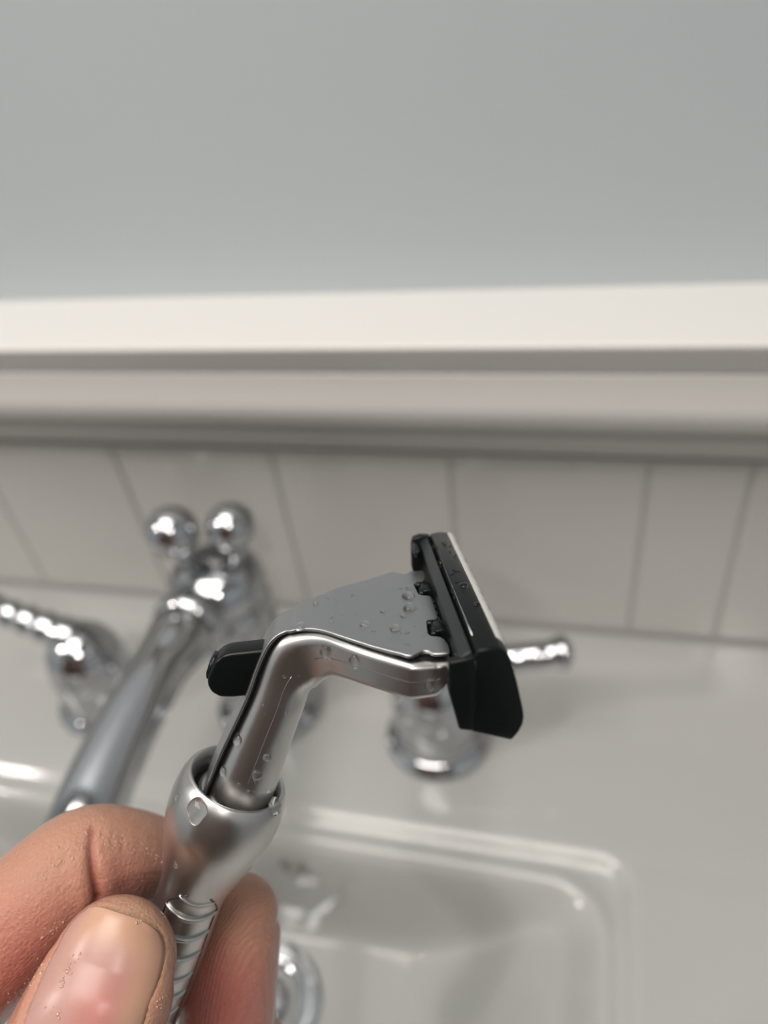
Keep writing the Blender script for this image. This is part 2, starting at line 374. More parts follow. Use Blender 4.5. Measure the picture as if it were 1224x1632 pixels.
# neck + head: superellipse loft in the x-z plane
SEC = [  # cx, cz, dirx, dirz, t (half thickness in plane), W (half width along y), corner radius
    (0.0, -3.0, .40, .915, 5.0, 5.0, 4.6), (1.3, 0.4, .42, .907, 4.95, 4.95, 4.5), (3.1, 5.0, .43, .90, 4.75, 4.7, 4.3), (4.9, 9.6, .42, .905, 4.4, 4.4, 3.9),
    (6.7, 14.0, .44, .90, 4.2, 4.2, 3.6), (8.0, 17.6, .50, .865, 4.2, 4.0, 3.4), (9.8, 20.4, .80, .60, 4.95, 4.1, 3.0), (11.5, 21.7, .92, .40, 4.4, 4.6, 2.2),
    (13.8, 23.1, .97, .24, 3.5, 6.2, 1.5), (16.2, 23.75, 1, .1, 2.9, 8.6, 1.1), (19.0, 23.85, 1, 0.0, 2.65, 10.9, .95), (21.6, 23.8, 1, -0.02, 2.6, 12.7, .9),
    (23.9, 23.7, 1, -0.02, 2.6, 14.1, .9), (25.0, 23.65, 1, 0, 2.6, 14.45, .9), (27.4, 23.7, 1, 0, 2.5, 14.35, .9), (28.2, 23.9, 1, 0.1, 2.3, 14.3, .9), (29.2, 24.6, 1, 0.1, 1.6, 14.25, .8), (30.4, 24.7, 1, 0, 1.5, 14.2, .8)]
SEC = catmull(SEC, 7)
def section(s, n=96, dt=0.0):
    cx, cz, dx, dz_, t, W, e = s; l = math.hypot(dx, dz_); dx /= l; dz_ /= l; nx_, nz_ = -dz_, dx
    r = []
    e = max(0.3, min(e, t * 0.97, W * 0.97))                # e = corner radius of the rounded rectangle
    for qx, qy, a0 in ((1, 1, 0), (-1, 1, 1), (-1, -1, 2), (1, -1, 3)):
        for k in range(15):
            a = (a0 + k / 14) * math.pi / 2
            u_, v_ = qx * (t - e) + e * math.cos(a), qy * (W - e) + e * math.sin(a)
            r.append((cx + nx_ * u_, v_, cz + nz_ * u_))
    return r
head = obj('neck_and_yoke', rings([section(s) for s in SEC]), M['satin'], razor)
# top plate: folded sheet over the yoke with claw notches
ctr = [s for s in SEC]
outer = []
for s in ctr:
    cx, cz, dx, dz_, t, W, e = s; l = math.hypot(dx, dz_); nx_, nz_ = -dz_ / l, dx / l
    g = 0.22 + 0.33 * min(1, max(0, (cx - 9.0) / 3))
    outer.append((cx + nx_ * (t + g), cz + nz_ * (t + g), W))
def plate_w(W): return W - 0.75
half = [(27.9, 15.0)]
bm = bmesh.new()
strip = [o_ for o_ in outer if o_[0] < 16.0 and o_[1] > -3.5]
prev = None
for (a_, b_, W) in strip:
    w = plate_w(W) if a_ > 9 else min(plate_w(W), 3.35)
    row = [bm.verts.new((a_, v * w, b_)) for v in np.linspace(-1, 1, 13)]
    if prev:
        for i in range(12): bm.faces.new((prev[i], prev[i + 1], row[i + 1], row[i]))
    prev = row
a_l, b_l, W_l = strip[-1]
zt = lambda a: float(np.interp(a, [a_l, 21, 29.6], [b_l, 27.0, 27.2]))
contour = [(x, -min(plate_w(float(np.interp(x, [o_[0] for o_ in outer[60:]], [o_[2] for o_ in outer[60:]]))), 13.7)) for x in (18, 20, 22, 23.4)]
contour += [(24.2, -13.75), (24.9, -13.75), (25.6, -13.3), (26.0, -12.9), (26.5, -12.7), (27.0, -12.9), (27.35, -13.5), (27.7, -13.75), (29.5, -13.75), (29.75, -13.3), (29.8, -11.5), (29.5, -9.9), (29.0, -9.2), (27.9, -8.8), (27.6, -8.2), (27.75, -6.4), (27.9, -4.7), (28.5, -4.2), (29.3, -4.0), (29.6, -3.4)]
contour = contour + [(x, -y) for x, y in reversed(contour)]
cv = [bm.verts.new((x, y, zt(x))) for x, y in contour]
bm.faces.new(prev[::1] + cv[::-1])
plate = obj('top_plate', bm, M['plate'], razor, smooth=True)
m_ = plate.modifiers.new('solid', 'SOLIDIFY'); m_.thickness = 0.00045; m_.offset = 0
mod_bevel(plate, 0.14, 2, 50)
w_ = plate.modifiers.new('wn', 'WEIGHTED_NORMAL'); w_.keep_sharp = False
# dark seam under the plate
bm = bmesh.new(); prev = None
for (a_, b_, W) in [o_ for o_ in outer if o_[1] > -3.5 and o_[0] < 29.5]:
    w = (plate_w(W) if a_ > 9 else min(plate_w(W), 3.35)) - 0.35
    w = min(w, 12.2)
    s_ = 0
    row = [bm.verts.new((a_, v * w, b_)) for v in (-1, 0, 1)]
    if prev:
        for i in range(2): bm.faces.new((prev[i], prev[i + 1], row[i + 1], row[i]))
    prev = row
for v in bm.verts: pass
bmesh.ops.recalc_face_normals(bm, faces=bm.faces[:])
seam = obj('seam_liner', bm, M['blackmatt'], razor)
m_ = seam.modifiers.new('solid', 'SOLIDIFY'); m_.thickness = 0.0005; m_.offset = 1 if seam.data.polygons[0].normal.dot(Vector((1, 0, -1))) > 0 else -1
# mould lines along the neck and yoke sides
def side_path(i0, i1, k, off=0.01):
    P = []
    for s in SEC[i0:i1]:
        cx, cz, dx, dz_, t, W, e = s; l = math.hypot(dx, dz_); nx_, nz_ = -dz_ / l, dx / l
        P.append((cx + nx_ * t * k, -(W + off), cz + nz_ * t * k))
    return P
obj('mould_line', tube(side_path(10, 40, -0.02, 0.0), 0.045, 8), M['satin'], razor)
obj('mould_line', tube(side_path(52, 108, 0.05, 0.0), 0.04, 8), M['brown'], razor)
# black release button through the neck
bpoly = [(8.0, 22.6), (5.5, 22.5), (0.6, 22.1), (-0.6, 21.8), (-1.75, 20.8), (-2.9, 18.4), (-3.0, 17.0), (-2.5, 15.9), (-1.4, 15.1), (0.5, 14.95), (8.0, 15.5)]
btn = obj('release_button', extrude_y(bpoly, -1.9, 1.9), M['black'], razor, smooth=True); mod_bevel(btn, 0.55, 4, 20)
obj('button_lip', xf(extrude_y([(-2.1, 20.9), (-2.7, 20.0), (-3.2, 18.6), (-3.2, 17.8), (-2.7, 17.4), (-2.4, 18.6), (-1.4, 20.8)], -0.9, 1.4), Matrix.Identity(4)), M['black'], razor)
# cartridge
cart = tag(empty('blade_cartridge')); cart.parent = razor
front = [(31.75, 31.35), (33.2, 31.6), (34.5, 31.45), (35.3, 30.7), (35.7, 29.9), (36.62, 26.91), (37.6, 23.0), (37.75, 22.0), (37.67, 21.03), (37.2, 19.9), (36.4, 18.8), (31.3, 20.3), (31.1, 30.0)]
o = mod_bevel(obj('cap_bar', extrude_y(front, -20.5, 20.5), M['black'], cart, smooth=True), 0.35, 3, 25)
rear = [(29.7, 30.35), (30.9, 31.15), (31.15, 30.9), (31.12, 29.8), (29.85, 29.55)]
o = mod_bevel(obj('guard_bar', extrude_y(rear, -20.3, 20.3), M['blackmatt'], cart, smooth=True), 0.22, 2, 25)
o = mod_bevel(obj('housing', extrude_y([(30.3, 29.8), (31.15, 29.85), (31.1, 20.5), (29.86, 20.9), (29.4, 23.0)], -19.9, 19.9), M['black'], cart, smooth=True), 0.22, 2, 25)
o = mod_bevel(obj('end_cap', extrude_y([(28.33, 29.9), (29.8, 30.2), (31.4, 30.6), (31.9, 29.5), (31.6, 20.4), (29.86, 20.7), (28.44, 25.85)], -20.6, -19.4), M['black'], cart, smooth=True), 0.3, 3, 25)
o = mod_bevel(obj('end_cap', extrude_y([(28.33, 29.9), (28.6, 31.0), (29.8, 31.4), (31.4, 31.3), (31.9, 29.5), (31.6, 20.4), (29.86, 20.7), (28.44, 25.85)], 18.9, 20.6), M['black'], cart, smooth=True), 0.3, 3, 25)
o = mod_bevel(obj('back_lip', extrude_y([(28.35, 30.2), (29.0, 30.6), (29.4, 30.2), (29.0, 29.2), (28.4, 29.2)], 14.5, 20.2), M['black'], cart), 0.2, 2)
# ragged pale lubricating strip on the blade-side top edge
bm = bmesh.new(); prev = None
for i, y in enumerate(np.linspace(-17.5, 20.0, 110)):
    g = min(1, (y + 17.8) / 5.0) ** 0.6; j = random.uniform(-0.06, 0.06); h = 0.16 * g
    pr = [(34.45, 31.42), (34.75 , 31.50 + h * 0.7 + j), (35.3 + h * 0.7 + j, 31.15 + h + j * 0.5), (35.75 + h + j, 30.3 + h * 0.4), (36.1 + h * 0.6, 29.2), (35.6, 29.0), (35.0, 30.4)]
    row = [bm.verts.new((x, y, z)) for x, z in pr]
    if prev:
        for k in range(len(pr)): bm.faces.new((prev[k], prev[(k + 1) % len(pr)], row[(k + 1) % len(pr)], row[k]))
    else: bm.faces.new(row)
    prev = row
bm.faces.new(prev[::-1])
tag(obj('lubricating_strip', bm, M['strip'], cart), 'pale worn lubricating strip')
for zc in (27.0, 24.4, 21.9):      # twin blades and lower guard on the shaving face
    bx = 36.55 + (27.0 - zc) * 0.22
    obj('blade', [(x, y, z) for x, y, z in box(bx - 0.8, bx + 0.35, -18, 18, zc, zc + 0.12)[0]] and (box(bx - 0.8, bx + 0.35, -18, 18, zc, zc + 0.12)), M['steel'], cart, smooth=False)
obj('channel_edge_highlight', tube([(31.72, -17, 31.42), (31.72, 8, 31.42)], 0.05, 8), M['steel'], cart)  # thin steel wire put in as the bright highlight along the channel edge
# end-face relief: parting ridge and small marks
obj('parting_ridge', tube([(31.45, -20.62, 30.0), (31.75, -20.64, 28.2), (31.75, -20.64, 25.6), (31.5, -20.64, 23.0)], 0.07, 8), M['black'], cart)
# claws and coupling between plate and cartridge
for y in (-6.6, 6.6, ):
    cl = mod_bevel(obj('claw', extrude_y([(27.9, 26.9), (28.4, 27.6), (29.4, 27.9), (31.2, 27.6), (31.2, 24.4), (28.6, 24.2), (27.8, 25.6)], y - 1.5, y + 1.5), M['black'], razor), 0.2, 2)
    obj('claw_tooth', join(extrude_y([(27.7, 27.0), (28.2, 27.7), (29.2, 27.5), (29.0, 27.0)], y - 1.9, y - 1.2), extrude_y([(27.5, 27.1), (28.0, 27.75), (29.2, 27.6), (29.0, 27.0)], y + 1.1, y + 1.8)), M['black'], cl)
mod_bevel(obj('coupling', box(28.2, 31.2, -11.8, 11.8, 22.4, 25.8), M['black'], razor), 0.4)
for y in (-2.6, -0.6, 1.4, 3.4):
    mod_bevel(obj('coupling_rib', box(29.5, 30.7, y - 0.55, y + 0.55, 25.6, 26.9), M['blackmatt'], razor), 0.12, 2)

# ------------------------------------------------------------------ water drops (each rests on the razor)
def dome(r, h, seed, seg=22, n=7, squash=1.0):
    rnd = random.Random(seed); ph = [rnd.uniform(0, 6.28) for _ in range(3)]; am = [rnd.uniform(0.02, 0.08) for _ in range(3)]
    rs = []
    for i in range(-1, n):
        a = math.pi / 2 * max(i, 0) / n
        q = math.cos(a) ** 0.9; z = h * math.sin(a)
        if i < 0: z = -0.12
        rs.append([(r * q * (1 + sum(am[k] * math.cos((k + 2) * t + ph[k]) for k in range(3))) * math.cos(t), squash * r * q * (1 + sum(am[k] * math.cos((k + 2) * t + ph[k]) for k in range(3))) * math.sin(t), z) for t in [2 * math.pi * j / seg for j in range(seg)]])
    v, f = rings(rs, True, False); v = list(v); c = len(v); v.append((0, 0, h)); b = len(rs) * seg - seg
    f += [(b + j, b + (j + 1) % seg, c) for j in range(seg)]
    return v, f
dg = bpy.context.evaluated_depsgraph_get(); bpy.context.view_layer.update()
targets = [o for o in razor.children_recursive if o.type == 'MESH']
from mathutils.bvhtree import BVHTree
_V = []; _F = []
dg.update()
for o in targets:
    ev = o.evaluated_get(dg); me = ev.to_mesh(); mw = razor.matrix_world.inverted() @ o.matrix_world
    n = len(_V); _V += [mw @ v.co for v in me.vertices]; _F += [tuple(n + i for i in p.vertices) for p in me.polygons]; ev.to_mesh_clear()
bvh = BVHTree.FromPolygons(_V, _F)
EYE = RM.inverted() @ Vector((0, 0, CAMZ))
def surf(a, y, b):
    """surface point of the razor seen from roughly where the drop was noted"""
    p = Vector((a, y, b)) * MM; d = (p - EYE).normalized()
    h = bvh.ray_cast(EYE, d)
    return h[0], h[1]
def place(name, data, hit, mat=None):
    loc, nor = hit
    if nor.dot(EYE - loc) < 0: nor = -nor
    o = obj(name, data, M['water'])
    o.matrix_world = RM @ (Matrix.Translation(loc) @ nor.to_track_quat('Z', 'Y').to_matrix().to_4x4())
    return o
DROPS = [
 ((10.58, -3.77, 26.8), 0.90, 'round clear drop at the narrow left corner of the razor top plate'),
 ((27.3, 14.0, 27.2), 1.15, 'clear drop at the far end of the top plate, highest in the photo'),
 ((26.39, 5.07, 26.8), 1.15, 'upper of two big clear drops right of middle on the top plate'),
 ((26.15, 1.12, 26.8), 1.15, 'lower of two big clear drops right of middle on the top plate'),
 ((23.48, -5.31, 26.8), 0.90, 'clear drop on the top plate nearest the rail notch'),
 ((19.44, -3.86, 26.8), 0.85, 'flat clear drop in the middle of the top plate'),
 ((24.89, -1.49, 26.8), 0.50, 'small clear bead just left of the lower claw on the top plate'),
 ((26.83, 8.32, 26.8), 0.60, 'small clear bead beside the upper claw on the top plate'),
 ((22.2, 0.3, 26.8), 0.50, 'small oval bead between the middle drop and the big drops'),
 ((12.55, 3.66, 26.8), 0.45, 'small bead near the far edge on the left half of the top plate'),
 ((13.94, -6, 24.02), 0.95, 'round drop on the neck bend above the mould line, left of two'),
 ((17.84, -6, 22.43), 0.85, 'round drop on the metal rail right of the neck bend'),
 ((27.47, -12, 21.9), 0.75, 'smeared drop on the rail end beside the cartridge'),
 ((1.04, -4, 9.5), 0.80, 'oval drop on the left edge of the metal neck'),
 ((5.08, -4, 6.26), 0.60, 'flat drop on the right side of the lower neck'),
 ((3.51, -4, 3.29), 0.75, 'drop at the foot of the neck just above the collar'),
 ((-1.3, -4, 4.2), 0.65, 'drop at the foot of the neck on its left edge'),
 ((-4.89, -7, 0.09), 1.60, 'largest water drop, on the collar below its rim'),
 ((5.95, -5, -1.45), 1.20, 'long drop on the right shoulder of the collar'),
 ((-8.14, -4, 0.07), 0.50, 'tiny bead at the left edge of the collar'),
 ((-9.16, -5, -11.04), 0.50, 'tiny bead low on the collar above the grip ridges'),
]
for k, (p, r, lab) in enumerate(DROPS):
    h = surf(*p)
    if h[0] is None: continue
    tag(place('water_drop', dome(r, r * 0.62, k, squash=0.85 if k < 10 else 1.15), h), lab, 'water drop', 'water drops on the razor')
CD = [((31.2, 12.5, 31.4), 0.75), ((31.3, 6.5, 31.4), 0.6), ((33.2, -2.5, 31.6), 0.7), ((31.6, -3.5, 31.4), 0.4), ((31.5, -6, 31.4), 0.45), ((33.9, -8.5, 31.5), 0.5), ((30.6, 16.5, 31.2), 0.4), ((33.2, 14.5, 31.6), 0.3), ((34.0, 9.5, 31.5), 0.35), ((33.0, 3.5, 31.5), 0.35)]
CL = ['black-looking drop in the cartridge channel, second from the far end', 'drop in the cartridge channel beside the upper claw', 'flat round drop midway along the cartridge cap', 'upper of two beads in the near half of the cartridge channel', 'lower of two beads in the near half of the cartridge channel', 'drop on the cartridge cap nearest its near end', 'bead in the cartridge channel nearest the far end', 'bead on the far end of the cartridge cap', 'bead on the cap beside the white strip, far half', 'small bead on the cap just beyond the flat round drop']
for k, ((p, r), lab) in enumerate(zip(CD, CL)):
    h = surf(*p)
    if h[0] is None: continue
    tag(place('water_drop', dome(r, r * 0.6, 50 + k), h), lab, 'water drop', 'water drops on the cartridge')
vs = []; fs = []
rnd = random.Random(9)
for k in range(70):
    if k < 44: p = (rnd.uniform(14, 29), rnd.uniform(-10, 10), 26.8); 
    elif k < 56: p = (rnd.uniform(32, 34.5), rnd.uniform(-18, 18), 31.5)
    else: q = rnd.uniform(0, 22); p = (q * 0.45 - 2 + rnd.uniform(0, 6), -4, q)
    h = surf(*p)
    if h[0] is None: continue
    loc, nor = h
    if nor.dot(EYE - loc) < 0: nor = -nor
    r = rnd.choice((0.1, 0.14, 0.2, 0.28))
    d = dome(r, r * 0.5, 100 + k, 10, 3)
    mm = Matrix.Translation(loc) @ nor.to_track_quat('Z', 'Y').to_matrix().to_4x4() @ Matrix.Scale(MM, 4)
    n = len(vs); vs += [mm @ Vector(v) for v in d[0]]; fs += [tuple(n + i for i in q) for q in d[1]]
spray = obj('water_spray', (vs, fs), M['water'], scale=1.0); spray.matrix_world = RM
tag(spray, 'fine spray of tiny water beads over the razor head and neck', 'water', None, 'stuff')

# ------------------------------------------------------------------ hand
HB = cam.matrix_world.copy()                   # the hand faces the viewer; joints are given in mm: right, up, towards the viewer
def finger(J, dorsal, n=10, seg=40, capf=0.85):
    """J: (x, y, z, a, b) in mm from tip to root; a half width, b half thickness"""
    K = [tuple(j) for j in J]
    S = catmull(K, n); P = S[:, :3]; rs = []; fr = []
    dv = np.array(dorsal, float)
    for i in range(len(P)):
        d = P[min(i + 1, len(P) - 1)] - P[max(i - 1, 0)]; d /= np.linalg.norm(d)     # towards the root
        up = dv - d * (dv @ d); up /= np.linalg.norm(up); sd = np.cross(up, d)
        fr.append((P[i], d, up, sd, S[i, 3], S[i, 4]))
    # cap
    p, d, up, sd, a, b = fr[0]
    out = []
    for q in np.linspace(1, 0, 9)[:-1]:
        ang = q * math.pi / 2
        out.append((p - d * a * capf * math.sin(ang), d, up, sd, max(a * math.cos(ang), 0.02) if q < 1 else 0.05, max(b * math.cos(ang), 0.02) if q < 1 else 0.05))
    fr = out + fr
    rs = [[p + a * math.cos(t) * sd + b * math.sin(t) * up for t in [2 * math.pi * j / seg for j in range(seg)]] for p, d, up, sd, a, b in fr]
    return rings(rs), fr
thumb, thumb_fr = finger([(-38.47, -64.38, -107.6, 8.8, 6.9), (-38.77, -65.39, -107.2, 9.3, 7.3), (-39.58, -67.98, -106.5, 9.9, 8), (-41.87, -72.79, -106.0, 10.3, 8.6), (-46.1, -80.61, -107.0, 10.6, 9.3), (-53.35, -92.03, -110.0, 11.5, 10.5), (-66.89, -110.59, -116.0, 14, 13), (-82.87, -133.71, -124.0, 17, 16)], (-0.15, -0.05, 1), capf=1.0)
index, index_fr = finger([(-35.56, -67.41, -139.0, 6.8, 6.4), (-38.47, -65.53, -137.0, 7.9, 7.4), (-41.63, -62.05, -132.5, 8.4, 8), (-44.84, -58.97, -127.5, 8.7, 8.4), (-48.97, -58.0, -124.5, 9.1, 9), (-53.29, -60.84, -122.5, 9.5, 9.3), (-59.69, -66.75, -121.0, 9.9, 9.6), (-67.76, -75.02, -121.0, 10, 9.8), (-81.06, -91.77, -126.0, 10.6, 10.3), (-100.72, -114.35, -134.0, 12, 12)], (-0.4, 0.7, -0.6))
middle, middle_fr = finger([(-24.23, -68.78, -131.0, 6.4, 5.8), (-25.11, -71.4, -131.0, 7.7, 6.9), (-26.46, -78.61, -131.2, 8.4, 7.8), (-27.5, -88.44, -132.0, 8.7, 8.3), (-29.03, -100.95, -134.0, 9, 8.7), (-35.23, -118.3, -140.0, 9.6, 9.2), (-50.81, -139.86, -148.0, 10, 9.6), (-71.5, -149.25, -150.0, 10.4, 10), (-95.25, -149.25, -150.0, 12, 12)], (0.8, 0.0, -0.6))
ring, ring_fr = finger([(-23.97, -100.11, -141.0, 6.4, 6), (-24.76, -103.65, -141.5, 7.6, 7), (-26.45, -113.69, -143.0, 8.3, 7.8), (-29.64, -130.34, -147.0, 8.8, 8.4), (-41.59, -152.93, -155.0, 9.2, 9), (-65.6, -171.2, -160.0, 10, 9.6), (-94.93, -175.2, -160.0, 12, 12)], (0.8, 0.0, -0.6))
little, little_fr = finger([(-35.25, -135.5, -150.0, 5.6, 5.2), (-36.49, -140.18, -151.0, 6.5, 6.2), (-40.04, -154.51, -154.0, 7.2, 6.8), (-50.93, -177.87, -160.0, 8, 7.8), (-76.36, -196.99, -166.0, 9, 8.6), (-101.26, -198.37, -166.0, 11, 11)], (0.8, 0.0, -0.6))
palmT = [finger([(*j,) for j in js], (0, 0.4, -1))[0] for js in (
    [(-98.49, -112.11, -134.0, 12, 12), (-100.57, -133.47, -140.0, 17, 14), (-106.09, -168.39, -146.0, 24, 17), (-119.32, -208.24, -152.0, 26, 19), (-139.83, -255.96, -158.0, 25, 20), (-161.15, -314.05, -165.0, 25, 21)],
    [(-92.75, -148.0, -150.0, 13, 13), (-98.91, -160.83, -148.0, 22, 16), (-107.55, -183.03, -148.0, 26, 18), (-120.59, -213.31, -152.0, 25, 19)],
    [(-93.6, -176.53, -160.0, 13, 13), (-100.33, -192.76, -158.0, 20, 16), (-113.36, -211.12, -156.0, 24, 18), (-125.06, -226.72, -156.0, 24, 19)],
    [(-99.28, -197.18, -165.0, 11, 11), (-105.57, -208.44, -162.0, 17, 14), (-118.76, -224.36, -158.0, 22, 17), (-129.3, -240.16, -158.0, 22, 18)],
    [(-80.15, -130.59, -123.0, 17, 16), (-92.91, -160.13, -134.0, 22, 18), (-112.18, -198.8, -146.0, 24, 19), (-125.65, -225.97, -152.0, 24, 19)])]
hv, hf = join(thumb, index, middle, ring, little, *palmT)
ORG = np.array((-41.2, -68.4, -120.0))
hv = [np.array(v) - ORG for v in hv]
hand0 = obj('hand_source', (hv, hf), M['skin'])
rm = hand0.modifiers.new('remesh', 'REMESH'); rm.mode = 'VOXEL'; rm.voxel_size = 0.00048; rm.use_smooth_shade = True
sm = hand0.modifiers.new('smooth', 'SMOOTH'); sm.factor = 0.5; sm.iterations = 14
dg.update(); ev = hand0.evaluated_get(bpy.context.evaluated_depsgraph_get())
me = bpy.data.meshes.new_from_object(ev); me.name = 'hand'
bpy.data.objects.remove(hand0, do_unlink=True)
N = len(me.vertices); co = np.empty(N * 3); me.vertices.foreach_get('co', co); co = co.reshape(-1, 3) / MM + ORG
no = np.empty(N * 3); me.vertices.foreach_get('normal', no); no = no.reshape(-1, 3)
def seg_dist(P, A, B):
    A = np.array(A); B = np.array(B); t = np.clip(((P - A) @ (B - A)) / ((B - A) @ (B - A)), 0, 1); return np.linalg.norm(P - (A + t[:, None] * (B - A)), axis=1), t
disp = np.zeros(N)
# flexion crease of the index finger, running down its near side
cr = [(-44.85, -48.91, -116.0), (-44.75, -51.18, -115.0), (-44.31, -54.34, -114.6), (-44.46, -60.06, -117.0)]
dmin = np.full(N, 99.0); tt = np.zeros(N)
for i in range(3):
    d_, t_ = seg_dist(co * [1, 1, 1], cr[i], cr[i + 1])
    # distance in the plane facing the viewer
    A = np.array(cr[i])[:2]; B = np.array(cr[i + 1])[:2]; P = co[:, :2] * (116 / -co[:, 2:3]) 
    A = A * (116 / -cr[i][2]); B = B * (116 / -cr[i + 1][2])
    tq = np.clip(((P - A) @ (B - A)) / ((B - A) @ (B - A)), 0, 1); dd = np.linalg.norm(P - (A + tq[:, None] * (B - A)), axis=1)
    u_ = dd < dmin; dmin = np.where(u_, dd, dmin); tt = np.where(u_, (i + tq) / 3, tt)
nearm = (co[:, 2] > -126) & (no[:, 2] > 0.0) & (co[:, 2] < -109)
amp = 0.35 + 0.9 * tt
disp += nearm * (-amp * np.exp(-(dmin / 0.55) ** 2) + 0.35 * amp * np.exp(-((dmin - 2.2) / 1.6) ** 2))
for cx_, y0_, y1_, sl in ((-43.4, -48.5, -53.7, .12), (-42.1, -48.9, -52.8, .05), (-46.8, -49.7, -54.3, -.25), (-48.3, -51.1, -55.7, -.35), (-40.2, -49.3, -52.4, 0.0)):
    fan = 116 / -co[:, 2]; X_, Y_ = co[:, 0] * fan, co[:, 1] * fan
    xx_ = X_ - (cx_ + sl * (y0_ - Y_))
    disp += nearm * -0.16 * np.exp(-(xx_ / 0.48) ** 2) * np.clip((y0_ - Y_) / 1.1, 0, 1) * np.clip((Y_ - y1_) / 1.1, 0, 1)
co2 = co + no * disp[:, None]
# nail beds: sink the skin under the nail and raise a fold round it
def nail_uv(fr, co, sgn=1):
    P = np.array([f[0] for f in fr[8:]]); D = np.array([f[1] for f in fr[8:]]); U = np.array([f[2] for f in fr[8:]]); Sd = np.array([f[3] for f in fr[8:]])
    A_ = np.array([f[4] for f in fr[8:]]); B_ = np.array([f[5] for f in fr[8:]])
    k = np.argmin(((co[:, None, :] - P[None, :45]) ** 2).sum(-1), axis=1)
    r = co - P[k]; arc = np.concatenate([[0], np.cumsum(np.linalg.norm(np.diff(P, axis=0), axis=1))])
    s = arc[k] + (r * D[k]).sum(1); x = (r * Sd[k]).sum(1); z = (r * U[k]).sum(1)
    return s, x, z
NL = dict(s0=-7.1, s1=11.6, hw=7.85)
ma = np.where((np.abs(co - np.array(thumb_fr[12][0])).sum(1) < 60))[0]
s, x, z = nail_uv(thumb_fr, co[ma])
def nail_d(s, x, N_):
    sc = (N_['s0'] + N_['s1']) / 2; hs = (N_['s1'] - N_['s0']) / 2
    # rounded outline: the two ends are arcs
    q = ((np.abs(s - sc) / hs) ** 3.0 + (np.abs(x) / N_['hw']) ** 3.2) ** (1 / 3.1)
    return (q - 1) * N_['hw']
nd = nail_d(s, x, NL)
top = z > 0.5
dn = np.where(top, -0.30 * (nd < 0) + 0.28 * np.exp(-((nd - 1.0) / 0.8) ** 2) * sstep((s + 4) / 5), 0)
co2[ma] += no[ma] * dn[:, None]
# skin tones
base = np.array([0.42, 0.205, 0.132]); pink = np.array([0.42, 0.12, 0.095]); pale = np.array([0.52, 0.305, 0.19]); brown = np.array([0.38, 0.185, 0.12])
tone = np.tile(base, (N, 1))
def mixin(c, w): 
    global tone
    w = np.clip(w, 0, 1)[:, None]; tone = tone * (1 - w) + c * w
def blob(x, y, z, r): return np.exp(-(np.linalg.norm(co - np.array((x, y, z)), axis=1) / r) ** 2)
mixin(pink, 0.75 * blob(-42.2, -60.4, -120.0, 5.5)); mixin(pink, 0.6 * blob(-52.44, -64.98, -114.0, 9)); mixin(pink, 0.5 * blob(-57.63, -70.06, -113.0, 10))
mixin(brown, 0.5 * blob(-53.3, -54.48, -118.0, 9)); mixin(pink, 0.95 * blob(-26.77, -77.5, -125.0, 7)); mixin(pink, 1.0 * blob(-27.29, -85.83, -125.0, 10)); mixin(brown, 0.7 * blob(-22.26, -66.57, -126.0, 7))
mixin(pink * 0.9, 0.7 * blob(-29.61, -81.27, -126.0, 6))
mixin(pale, 0.8 * blob(-34.84, -54.95, -104.0, 5)); mixin(pale, 0.5 * blob(-30.21, -60.42, -106.0, 4))
mixin(pink * 0.8, 0.8 * np.exp(-(dmin / 0.6) ** 2) * nearm)
rn = np.random.RandomState(2)
for _ in range(60):
    c_ = co[rn.randint(N)]; mixin(pink if rn.rand() < 0.5 else pale, 0.22 * np.exp(-(np.linalg.norm(co - c_, axis=1) / rn.uniform(2, 6)) ** 2))
fin = (co2 - ORG) * MM
me.vertices.foreach_set('co', fin.ravel()); me.update()
# friction ridges: distance across each finger
rid = np.zeros((N, 3))
for fr_, wt, zz0 in ((middle_fr, 0.6, 0), (index_fr, 0.12, 0)):
    FP = np.array([f[0] for f in fr_[8:70]]); FS = np.array([f[3] for f in fr_[8:70]])
    near = np.where(np.linalg.norm(co[:, None, :] - FP[None, ::4], axis=2).min(1) < 11.5)[0]
    k = np.argmin(((co[near][:, None, :] - FP[None]) ** 2).sum(-1), axis=1)
    r_ = co[near] - FP[k]
    rid[near, 0] = (r_ * FS[k]).sum(1); rid[near, 1] = wt
ra_ = me.attributes.new('Ridge', 'FLOAT_VECTOR', 'POINT'); ra_.data.foreach_set('vector', rid.ravel())
ca = me.color_attributes.new('Tone', 'FLOAT_COLOR', 'POINT')
ca.data.foreach_set('color', np.concatenate([tone, np.ones((N, 1))], 1).ravel())
me.materials.clear(); me.materials.append(M['skin']); me.shade_smooth()
hand = bpy.data.objects.new('hand', me); COL.objects.link(hand)
hand.matrix_world = HB @ Matrix.Translation(Vector(ORG) * MM)
tag(hand, "person's wet hand pinching the razor handle between thumb and fingers", 'hand')
